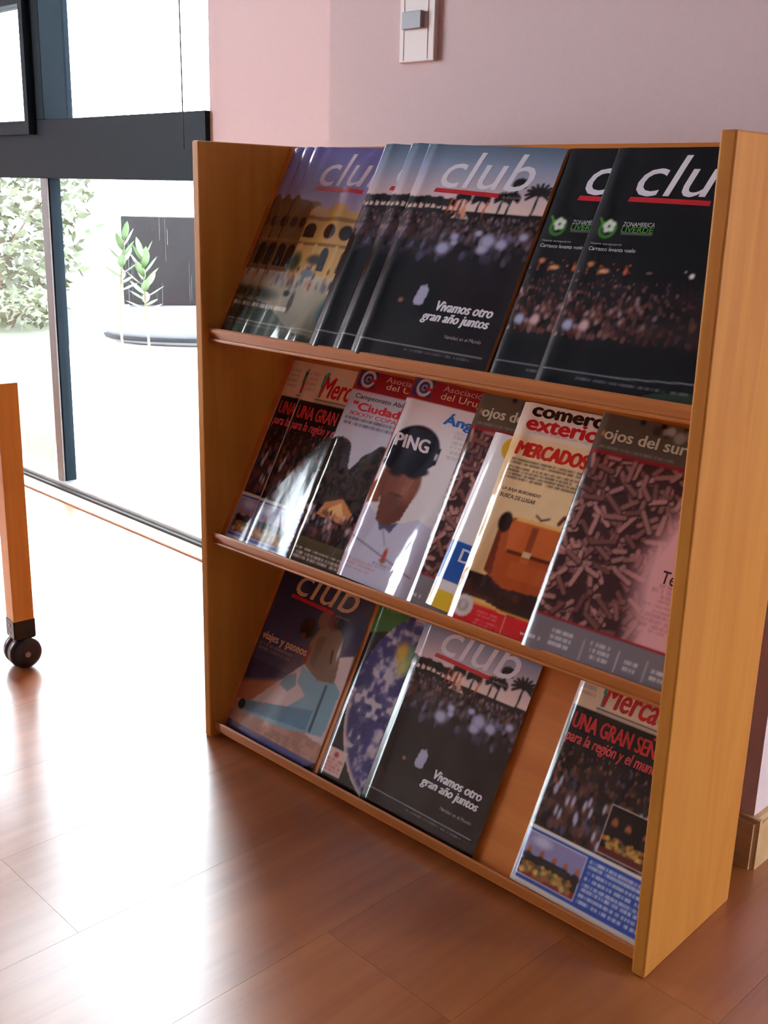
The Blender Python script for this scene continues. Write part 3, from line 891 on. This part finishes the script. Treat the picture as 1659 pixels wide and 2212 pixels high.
def build_magazine(D):
    Hh = D.get('H', MH)
    root = empty('magazine')
    um = D.get('um', 1.0)
    set_grid(um)
    # page block
    nu, nv = 22, 10
    us = np.concatenate([np.linspace(.05, .95, nu - 2), [.975, .994]]) * um; vs2 = np.concatenate([np.linspace(.002, .88, nv - 5), [.91, .935, .96, .98, .998]])
    bm = bmesh.new()
    DP = {k: q for k, q in D.items() if k not in ('ridges', 'wave', 'hump')}      # the paper under a puffed film stays flat
    DP['hump'] = 0
    top = [[bm.verts.new((a * MW, c * Hh, float(surf(a, c, DP)) - .00045 - 1.7 * D.get('wave', 0))) for a in us] for c in vs2]
    bot = [[bm.verts.new((a * MW, c * Hh, min(0.0, float(surf(a, c, DP)) - MT))) for a in us] for c in vs2]
    for g, flip in ((top, False), (bot, True)):
        for j in range(nv - 1):
            for i in range(nu - 1):
                f = (g[j][i], g[j][i + 1], g[j + 1][i + 1], g[j + 1][i])
                bm.faces.new(f[::-1] if flip else f)
    ring_t = [top[0][i] for i in range(nu)] + [top[j][-1] for j in range(1, nv)] + [top[-1][i] for i in range(nu - 2, -1, -1)] + [top[j][0] for j in range(nv - 2, 0, -1)]
    ring_b = [bot[0][i] for i in range(nu)] + [bot[j][-1] for j in range(1, nv)] + [bot[-1][i] for i in range(nu - 2, -1, -1)] + [bot[j][0] for j in range(nv - 2, 0, -1)]
    for k in range(len(ring_t)):
        k2 = (k + 1) % len(ring_t)
        bm.faces.new((ring_b[k], ring_b[k2], ring_t[k2], ring_t[k]))
    from_bm('page_block', bm, M_PAGES, root)
    # printed cover with the spine folded down at the left
    art = D['art']().im
    pa = np.pad(art, ((1, 1), (1, 1), (0, 0)), 'edge')
    art = .5 * art + .125 * (pa[:-2, 1:-1] + pa[2:, 1:-1] + pa[1:-1, :-2] + pa[1:-1, 2:])
    lin_im = np.where(art <= .04045, art / 12.92, ((art + .055) / 1.055) ** 2.4)
    Z = surf(U, V, D)
    X = U * MW; Y = V * Hh
    X = np.concatenate([X[:, :1] + .0004, X], 1); Y = np.concatenate([Y[:, :1], Y], 1); Z = np.concatenate([np.zeros((NV, 1)), Z], 1)
    spine = np.repeat(C(*D['spine'])[None, None], NV, 0) if 'spine' in D else art[:, :1]
    spine = np.where(spine <= .04045, spine / 12.92, ((spine + .055) / 1.055) ** 2.4)
    colr = np.concatenate([spine, lin_im], 1)
    nc = NU + 1
    me = bpy.data.meshes.new('cover')
    idx = np.arange(NV * nc).reshape(NV, nc)
    quads = np.stack([idx[:-1, :-1], idx[:-1, 1:], idx[1:, 1:], idx[1:, :-1]], -1).reshape(-1, 4)
    me.vertices.add(NV * nc); me.vertices.foreach_set('co', np.stack([X, Y, Z], -1).ravel())
    me.loops.add(quads.size); me.loops.foreach_set('vertex_index', quads.ravel())
    me.polygons.add(len(quads)); me.polygons.foreach_set('loop_start', np.arange(0, quads.size, 4)); me.polygons.foreach_set('loop_total', np.full(len(quads), 4))
    me.update(calc_edges=True); me.validate()
    me.polygons.foreach_set('use_smooth', np.ones(len(quads), bool))
    ca = me.color_attributes.new('ink', 'FLOAT_COLOR', 'POINT')
    ca.data.foreach_set('color', np.concatenate([colr, np.ones((NV, nc, 1))], -1).ravel())
    cov = link_mesh('cover', me, M_COVERX if D.get('film') else M_COVERW if D.get('wrap') else M_COVER, root)
    for L in D.get('text', ()):
        if L[0] == 'bar': bar(cov, L[1], L[2], L[3], D)
        else:
            o = lettering(cov, L[0], *L[1:7], D, **(L[7] if len(L) > 7 else {}))
    return root


def copy_tree(o, parent=None):
    c = o.copy()
    COL.objects.link(c)
    c.parent = parent
    for ch in o.children:
        copy_tree(ch, c)
    return c


WHITE, CREAM, RED = (240, 232, 244), (240, 200, 160), (206, 30, 46)


def club_title(col, dv=0.0):
    return [('title_lettering', 'club', .205, .855, .795 + dv, .965 + dv, col, dict(shear=.22)),
            ('bar', 'title_underline', [(.18, .772 + dv), (.66, .762 + dv), (.66, .782 + dv), (.19, .792 + dv)], RED),
            ('edition_lettering', 'edición', .69, .82, .762 + dv, .775 + dv, (150, 130, 140))]


MARKET_TEXT = [
        ('title_lettering', 'Mercado', .20, .72, .836, .945, (206, 26, 38), dict(shear=.22, strike=.005)),
        ('headline_lettering', 'UNA GRAN SEÑAL', .055, .72, .705, .790, (206, 44, 52), dict(strike=.004)),
        ('headline_lettering', 'para la región y el mundo', .04, .70, .628, .692, (214, 66, 76), dict(shear=.2, strike=.0025))]
DESIGN = {
    'market_creased': dict(art=art_market, um=.90, wave=.0001, bend=.0006, spine=(210, 180, 150), ridges=((.50, .09, .30, .26, .0032),), text=MARKET_TEXT),
    'crowd': dict(art=art_crowd, wave=.00012, curl=.0016, bend=.0006, hump=.0012, roll=.075, text=club_title(WHITE) + [
        ('headline_lettering', 'Vivamos otro', .52, .915, .245, .288, WHITE, dict(shear=.25, strike=.004)),
        ('headline_lettering', 'gran año juntos', .44, .915, .185, .236, WHITE, dict(shear=.25, strike=.004)),
        ('subtitle_lettering', 'Navidad en el Mundo', .65, .91, .132, .148, (170, 160, 166), dict(shear=.1))]),
    'black': dict(art=art_black, um=.98, wave=.0001, curl=.0017, bend=.0004, text=club_title(WHITE) + [
        ('emblem_lettering', 'ZONAMERICA', .205, .395, .670, .688, (190, 196, 190)),
        ('emblem_lettering', 'LIVERDE', .205, .395, .646, .669, (72, 150, 56), dict(bold=.012)),
        ('subtitle_lettering', 'Nuevo aeropuerto', .05, .24, .588, .600, (170, 166, 170)),
        ('subtitle_lettering', 'Carrasco levanta vuelo', .05, .335, .566, .582, (210, 206, 210))]),
    'amber_puffed': dict(art=art_amber, hump=.0016, film=1, ridges=((.55, .085, .66, .16, .0050), (.62, .085, .04, .15, .0060), (.19, .04, .97, .12, .0012)), wave=.0004, curl=.0012, bend=.0005, wrap=1, ph=.7, text=club_title((236, 214, 226))),
    'amber': dict(art=art_amber, hump=.0016, wave=.0004, curl=.0012, bend=.0005, wrap=1, ph=.7, text=club_title((236, 214, 226))),
    'market': dict(art=art_market, um=.90, wave=.0001, bend=.0006, spine=(210, 180, 150), text=MARKET_TEXT),
    'golf_trees': dict(art=art_golf_trees, hump=.0016, wave=.0002, bend=.0004, wrap=1, ph=2.0, text=[
        ('title_lettering', 'Asociación de Golf', .28, .92, .962, .99, (206, 150, 140)),
        ('title_lettering', 'del Uruguay', .30, .78, .918, .955, (236, 186, 160)),
        ('headline_lettering', 'Campeonato Abierto', .07, .60, .848, .878, (50, 44, 66), dict(bold=.012)),
        ('headline_lettering', '"Ciudad de', .08, .66, .797, .838, (214, 40, 60), dict(strike=.005)),
        ('headline_lettering', 'XXXIV COPA "FA', .07, .62, .767, .788, (206, 56, 76), dict(bold=.01))]),
    'golf_player': dict(art=art_golf_player, hump=.0016, roll=.06, ridges=((.56, .085, .12, .20, .0062),), wave=.00015, bend=.0012, wrap=1, ph=3.1, spine=(150, 40, 46), text=[
        ('title_lettering', 'Asociación de Golf', .28, .92, .962, .99, (206, 150, 140)),
        ('title_lettering', 'del Uruguay', .28, .76, .912, .955, (236, 180, 150)),
        ('headline_lettering', 'Ángel', .38, .70, .800, .868, (36, 110, 190), dict(strike=.006)),
        ('headline_lettering', 'C', .62, .69, .745, .792, (36, 110, 190), dict(bold=.012)),
        ('cap_lettering', 'PING', .06, .345, .660, .722, (226, 206, 212), dict(shear=-.1, strike=.006))]),
    'sticks': dict(art=art_sticks, um=.90, wave=.00008, bend=.0005, spine=(120, 112, 116), text=[
        ('title_lettering', 'ojos del sur', .06, .555, .878, .940, (214, 204, 176), dict(strike=.003)),
        ('headline_lettering', 'Te', .655, .735, .395, .445, (60, 30, 34), dict(bold=.006))]),
    'trade': dict(art=art_trade, hump=.0016, roll=.06, wave=.0003, bend=.0004, wrap=1, ph=4.2, spine=(226, 190, 150), text=[
        ('title_lettering', 'comercio', .09, .69, .945, .998, (24, 18, 20), dict(strike=.008)),
        ('title_lettering', 'exterior', .08, .645, .882, .942, (206, 30, 40), dict(strike=.008)),
        ('headline_lettering', 'MERCADOS', .07, .56, .765, .825, (206, 34, 30), dict(shear=.12, strike=.008)),
        ('subtitle_lettering', 'LA BAJA BUSCANDO', .07, .34, .600, .618, (70, 40, 70), dict(shear=.15, bold=.012)),
        ('subtitle_lettering', 'BUSCA DE LUGAR', .07, .32, .572, .590, (70, 40, 70), dict(shear=.15, bold=.012)),
        ('subtitle_lettering', 'www', .52, .62, .045, .058, (236, 200, 200), dict(bold=.012))]),
    'white': dict(art=art_white, H=.240, wave=.0001, spine=(226, 214, 216), text=[
        ('title_lettering', 'D', .10, .20, .27, .345, (226, 226, 236), dict(bold=.01))]),
    'dune': dict(art=art_dune, ridges=((.98, .12, .62, .10, .0028), (.6, .3, .10, .04, .0012)), wave=.0002, curl=.001, flap=.0012, bend=.0012, ph=1.3, text=club_title((236, 190, 150), .012) + [
        ('headline_lettering', 'viajes y paseos', .045, .545, .505, .560, (224, 170, 140), dict(strike=.004))]),
    'earth': dict(art=art_earth, wave=.0001, bend=.0005, spine=(50, 90, 50), text=[]),
}
# shelf, design, x of the lower left corner, turn in the plane, label, group
TOP, MID, LOW = 0, 1, 2
PLAN = [
    (TOP, 'amber', .0210, -1.5, 'glossy magazine with amber palace courtyard cover, undermost of its three copies beside the side panel', None),
    (TOP, 'amber', .0450, -1.5, 'glossy magazine with amber palace courtyard cover, between the other two copies of its pile', None),
    (TOP, 'amber_puffed', .0700, -1.5, 'glossy magazine with amber palace courtyard cover under purple sky, uppermost of three copies', None),
    (TOP, 'crowd', .2290, -.1, 'glossy magazine with dusk crowd cover on top shelf, mostly covered, touching the palace magazines', None),
    (TOP, 'crowd', .2740, -.4, 'glossy magazine with dusk crowd cover, middle sliver of three overlapping copies on top shelf', None),
    (TOP, 'crowd', .3080, 0, 'glossy magazine with palms and dusk crowd cover, fully visible on the top shelf', None),
    (TOP, 'black', .5190, 0, 'black magazine with green emblem, partly covered by its twin on the top shelf', None),
    (TOP, 'black', .5900, 0, 'black magazine with green emblem, uncovered copy against the side panel on top shelf', None),
    (MID, 'market', .0270, -.5, 'cream headed magazine with red UNA headline, covered sliver beside side panel on middle shelf', None),
    (MID, 'market_creased', .0720, -.5, 'cream headed magazine with red headline overlapping its own copy on the middle shelf', None),
    (MID, 'golf_trees', .1800, -.6, 'golf magazine with dark red band, trees and red Ciudad headline, middle shelf', None),
    (MID, 'golf_player', .2800, -1.6, 'golf magazine with a man in a black cap and white shirt, middle shelf', None),
    (MID, 'sticks', .4110, -.2, 'grey banded wood pellet magazine half hidden by a white magazine on the middle shelf', None),
    (MID, 'white', .4440, -2.6, 'smaller white magazine with blue and yellow bands at its foot, lower of two copies', 'short white magazines on the middle shelf'),
    (MID, 'white', .4480, -2.9, 'smaller white magazine with blue and yellow bands at its foot, tucked under the satchel magazine', 'short white magazines on the middle shelf'),
    (MID, 'trade', .4850, -.2, 'cream magazine with red MERCADOS headline and orange leather satchel cover', None),
    (MID, 'sticks', .6050, 0, 'grey banded magazine with pink fading wood pellet cover, uncovered, against the side panel', None),
    (LOW, 'dune', .0205, -.3, 'dark blue magazine with kneeling traveller on sand, bottom shelf', None),
    (LOW, 'earth', .2390, 0, 'black and green magazine with the blue globe cover, bottom shelf', None),
    (LOW, 'crowd', .3320, -.6, 'glossy magazine with dusk crowd cover standing on the bottom shelf', None),
    (LOW, 'market', .6000, -.4, 'cream headed magazine with blue text panel standing alone on the bottom shelf', None),
]


def hull_rest(xl, w, tops):
    """height of left and right edge of a stiff sheet resting on what already lies there"""
    pts = []
    for xx in np.linspace(xl, xl + w, 60):
        h = 0.0
        for (a, b2, ha, hb) in tops:
            if a - .0005 <= xx <= b2 + .0005: h = max(h, ha + (hb - ha) * (xx - a) / (b2 - a))
        pts.append((xx, h))
    hull = []
    for p in pts:
        while len(hull) >= 2 and (hull[-1][0] - hull[-2][0]) * (p[1] - hull[-2][1]) - (hull[-1][1] - hull[-2][1]) * (p[0] - hull[-2][0]) >= 0: hull.pop()
        hull.append(p)
    xc = xl + w / 2
    for p, q in zip(hull, hull[1:]):
        if p[0] <= xc <= q[0]:
            s = (q[1] - p[1]) / (q[0] - p[0])
            return p[1] + s * (xl - p[0]), p[1] + s * (xl + w - p[0])


PHI = math.pi / 2 - TH
proto = {}
tops = {0: [], 1: [], 2: []}
for k, (tier, dn, x0, rz, label, group) in enumerate(PLAN):
    D = DESIGN[dn]
    if dn not in proto:
        proto[dn] = build_magazine(D); root = proto[dn]
    else:
        root = copy_tree(proto[dn])
    wd = MW * D.get('um', 1.0)
    x0 = min(x0, XI1 - wd - .001)
    hL, hR = hull_rest(x0, wd, tops[tier])
    hL += .0002; hR += .0002
    tk = MT + .15 * max([0] + [q[4] for q in D.get('ridges', ())]) + D.get('bend', 0) * .6 + D.get('wave', 0) + .0002
    tops[tier].append((x0, x0 + wd, hL + tk * .75, hR + tk))
    hm = max(0.0, min(hL, hR))
    beta = math.atan2(hL - hR, wd)
    drop = wd * math.sin(math.radians(-rz)) if rz < 0 else 0
    s0 = (-.0095 + BOFF * STH - STH * hm) / CT + .0004 + drop
    P = Vector((x0, YL + .0046, TZ[tier])) + Vector((0, CT, -STH)) * BOFF + Vector((0, STH, CT)) * s0 + Vector((0, -CT, STH)) * hL
    root.matrix_world = Matrix.Translation(P) @ Matrix.Rotation(PHI, 4, 'X') @ Matrix.Rotation(beta, 4, 'Y') @ Matrix.Rotation(math.radians(rz), 4, 'Z')
    tag(root, label, 'magazine', group or 'magazines on the %s shelf' % ('top', 'middle', 'bottom')[tier])

# ------------------------------------------------------------------ light switch on the pier
sw = empty('wall_switch', ROOM @ Matrix.Translation((0.119, YB, 1.045)))
tag(sw, 'cream wall switch plate with one grey rocker on the pink wall', 'light switch')
box('plate', -.036, .036, -.0085, 0, 0, .118, M_PLATE, sw, 0.0015)
for gx in (-.0265, .0225):
    box('groove', gx - .0004, gx + .0004, -.0090, -.0080, .003, .115, M_GROOVE, sw)
box('rocker', -.0245, .0145, -.0165, -.0080, .045, .069, M_ROCKER, sw, 0.001)

# ------------------------------------------------------------------ roller blind above the window, only its pull cord hangs into view
bl = empty('roller_blind', ROOM @ Matrix.Translation((0, YW - .045, 2.5)))
tag(bl, 'rolled up window blind with a dark pull cord hanging beside the wall', 'blind')
bm = bmesh.new(); lathe(bm, [(.03, -1.45), (.03, -.80)], 20, (0, 0, 0), 'X'); from_bm('roll', bm, M_BLIND, bl, True)
box('bracket', -.80, -.785, -.035, .033, -.03, .1, M_ALU, bl)
bm = bmesh.new(); tube(bm, [(-.792, -.028, -.01), (-.792, -.015, -.8), (-.792, -.008, -1.56)], [.0016] * 3, 6); from_bm('cord', bm, M_CORD, bl)

# ------------------------------------------------------------------ low table on casters (only one leg stands in the frame)
tb = empty('wheeled_table', Matrix.Translation((-.4475, -.0755, 0)) @ Matrix.Rotation(math.radians(-8), 4, 'Z'))
tag(tb, 'low wooden table whose square leg ends in a black caster', 'table')
A = .019
TL = .55
for lx in (0, -TL):
    for ly in (0, -TL):
        lg = box('leg', lx - A, lx + A, ly - A, ly + A, .093, .529, M_LEG, tb, .0015)
        bm = bmesh.new()
        bx(bm, lx - A - .0012, lx + A + .0012, ly - A - .0012, ly + A + .0012, .058, .096)
        bmesh.ops.bevel(bm, geom=list(bm.edges), offset=.002, segments=2, affect='EDGES')
        cs = from_bm('caster_socket', bm, M_PLASTIC, lg)
        for kz in (.068, .084):
            bm = bmesh.new(); lathe(bm, [(.0032, 0), (.0028, .0012)], 12, (lx, ly - A - .0012, kz), 'Y')
            for v in bm.verts: v.co.y = 2 * (ly - A - .0012) - v.co.y
            from_bm('screw', bm, M_STEEL, lg)
        bm = bmesh.new()
        hood = [(.012, -.026), (.022, -.0245), (.0285, -.0205), (.0300, -.014), (.0300, -.004), (.026, -.002), (.026, .002), (.0300, .004), (.0300, .014), (.0285, .0205), (.022, .0245), (.012, .026)]
        lathe(bm, hood, 32, (lx, ly, .030), 'X')
        from_bm('caster_wheel', bm, M_PLASTIC, lg, True)
        bm = bmesh.new(); lathe(bm, [(.006, .026), (.005, .0285)], 16, (lx, ly, .030), 'X'); from_bm('axle_cap', bm, M_STEEL, lg)
for (a, b2, c, d) in ((-TL + A, -A, -.009, .009), (-TL + A, -A, -TL - .009, -TL + .009)):
    box('rail', a, b2, c, d, .44, .505, M_LEG, tb, .001)
for (a, b2, c, d) in ((-.009, .009, -TL + A, -A), (-TL - .009, -TL + .009, -TL + A, -A)):
    box('rail', a, b2, c, d, .44, .505, M_LEG, tb, .001)
box('table_top', -TL - .008, .008, -TL + A + .001, -A - .001, .505, .523, M_BOARD, tb, .001)

# ------------------------------------------------------------------ garden beyond the glass
lawn = st(box('lawn', -14, 8, YW + .25, 14, -.3, -.1, M_LAWN), 'bleached green lawn outside the window')
gw = st(box('wall_garden', -7.0, -1.2, 5.2, 5.4, -.1, 1.2, M_GWALL), 'white garden wall behind the dark slab')
bm = bmesh.new()
pf = [bm.verts.new((a, c, -.095)) for a, c in ((-2.1, YW + .26), (1.0, YW + .26), (1.0, 5.2), (-7.0, 5.2), (-7.6, 4.0))]
bm.faces.new(pf)
ex_ = bmesh.ops.extrude_face_region(bm, geom=list(bm.faces))
for v in ex_['geom']:
    if isinstance(v, bmesh.types.BMVert): v.co.z -= .03
bmesh.ops.recalc_face_normals(bm, faces=bm.faces)
pv = st(from_bm('garden_path', bm, M_GWALL), 'sun bleached pale paving outside the window')
ft = empty('garden_fountain', ROOM @ Matrix.Translation((-4.90, 3.38, -.095)) @ Matrix.Rotation(math.radians(57), 4, 'Z'))
tag(ft, 'dark wet slate slab over a pale rounded basin in the garden', 'fountain')
sl = box('slab', -.455, .6, .0, .08, .19, .765, M_STONE, ft, .006)
box('slab_foot', -.42, .56, .01, .07, 0, .19, M_BASIN, ft)
rs = random.Random(9)
for k in range(30):
    xx = -.44 + 1.0 * rs.random(); z1 = .28 + .5 * rs.random(); hh = .05 + .25 * rs.random()
    box('water_streak', xx, xx + .002 + .003 * rs.random(), -.004, .001, max(.195, z1 - hh), min(.76, z1), M_WATER, sl)
bm = bmesh.new(); lathe(bm, [(.62, 0), (.72, .02), (.76, .10), (.78, .16), (.76, .19), (.71, .19), (.68, .15), (.40, .12)], 56, (.18, -.40, .0), 'Z', 1.0, .48)
from_bm('basin', bm, M_BASIN, ft, True)
bm = bmesh.new(); lathe(bm, [(.60, .03), (.735, .032), (.745, .055), (.60, .057)], 56, (.18, -.40, 0), 'Z', 1.02, .49)
from_bm('basin_band', bm, M_STONE, ft, True)


def leaf_mesh(l, w):
    bm = bmesh.new()
    n = 5
    L, Rr, Cc = [], [], []
    for k in range(n + 1):
        t = k / n
        ww = w * math.sin(math.pi * min(1, t * .94 + .06)) ** .8
        zz = .18 * l * math.sin(t * 1.6) * t
        Cc.append(bm.verts.new((0, t * l, zz - .10 * ww))); L.append(bm.verts.new((-ww / 2, t * l, zz + .06 * ww))); Rr.append(bm.verts.new((ww / 2, t * l, zz + .06 * ww)))
    for k in range(n):
        bm.faces.new((L[k], Cc[k], Cc[k + 1], L[k + 1])); bm.faces.new((Cc[k], Rr[k], Rr[k + 1], Cc[k + 1]))
    me = bpy.data.meshes.new('leaf'); bm.to_mesh(me); bm.free()
    for p in me.polygons: p.use_smooth = True
    return me


LEAF = leaf_mesh(.095, .034); LEAF.materials.append(M_LEAF)


def sprig(loc, top, lean, n, label, t0=.5):
    r = empty('leafy_sprig', ROOM @ Matrix.Translation(loc))
    tag(r, label, 'plant')
    pts = [(lean * (t ** 2), -.05 * t, top * t) for t in (0, .25, .5, .75, 1)]
    bm = bmesh.new(); tube(bm, pts, [.008, .007, .006, .005, .003], 6); from_bm('stem', bm, M_STEM, r)
    for k in range(n):
        t = t0 + (1 - t0) * k / (n - 1)
        a = k * 2.4
        o = link_mesh('leaf', LEAF, None, r)
        o.location = (lean * t * t, -.05 * t, top * t)
        o.rotation_euler = (math.radians(8 + 45 * (t - t0) / (1 - t0)), 0, a)
        s = 1.35 - .6 * abs(t - .75)
        o.scale = (s, s, s)


sprig((-3.90, 2.40, -.095), .59, .03, 20, 'upright leafy green sprig rising straight before the dark slab', .50)
sprig((-4.19, 2.40, -.095), .67, .14, 16, 'leafy green sprig leaning over the left edge of the dark slab', .58)


def bush(loc, h, rad, n, label, seed, ls):
    r = empty('garden_bush', ROOM @ Matrix.Translation(loc))
    tag(r, label, 'bush')
    rr = random.Random(seed)
    bm = bmesh.new()
    for k in range(7):
        a = rr.random() * 6.28; e = (math.cos(a) * rad * .7, math.sin(a) * rad * .7, h * (.6 + .35 * rr.random()))
        tube(bm, [(0, 0, 0), (e[0] * .3, e[1] * .3, e[2] * .5), e], [.02, .013, .006], 6)
    from_bm('branches', bm, M_STEM, r)
    vs_, fs = [], []
    for k in range(n):
        a = rr.random() * 6.28; q = rr.random() ** .5; zz = rr.random()
        c = Vector((math.cos(a) * q * rad * (1.15 - .6 * abs(zz - .55)), math.sin(a) * q * rad * (1.15 - .6 * abs(zz - .55)), h * (.12 + .88 * zz)))
        d = Vector((rr.gauss(0, 1), rr.gauss(0, 1), rr.gauss(0, .6))).normalized(); s = d.cross(Vector((rr.gauss(0, 1), rr.gauss(0, 1), rr.gauss(0, 1)))).normalized()
        l = ls * (.7 + .6 * rr.random()); i = len(vs_)
        vs_ += [c, c + d * l * .5 + s * l * .22, c + d * l, c + d * l * .5 - s * l * .22]
        fs.append((i, i + 1, i + 2, i + 3))
    me = bpy.data.meshes.new('foliage'); me.from_pydata([tuple(v) for v in vs_], [], fs)
    tag(link_mesh('foliage', me, M_LEAF2, r), kind='stuff')


bush((-7.0, 2.95, -.1), 1.35, .75, 2600, 'tall pale green bush on the lawn outside the window', 2, .10)
bush((-5.9, 2.55, -.1), .22, .35, 500, 'low tuft of green at the foot of the tall bush', 5, .07)
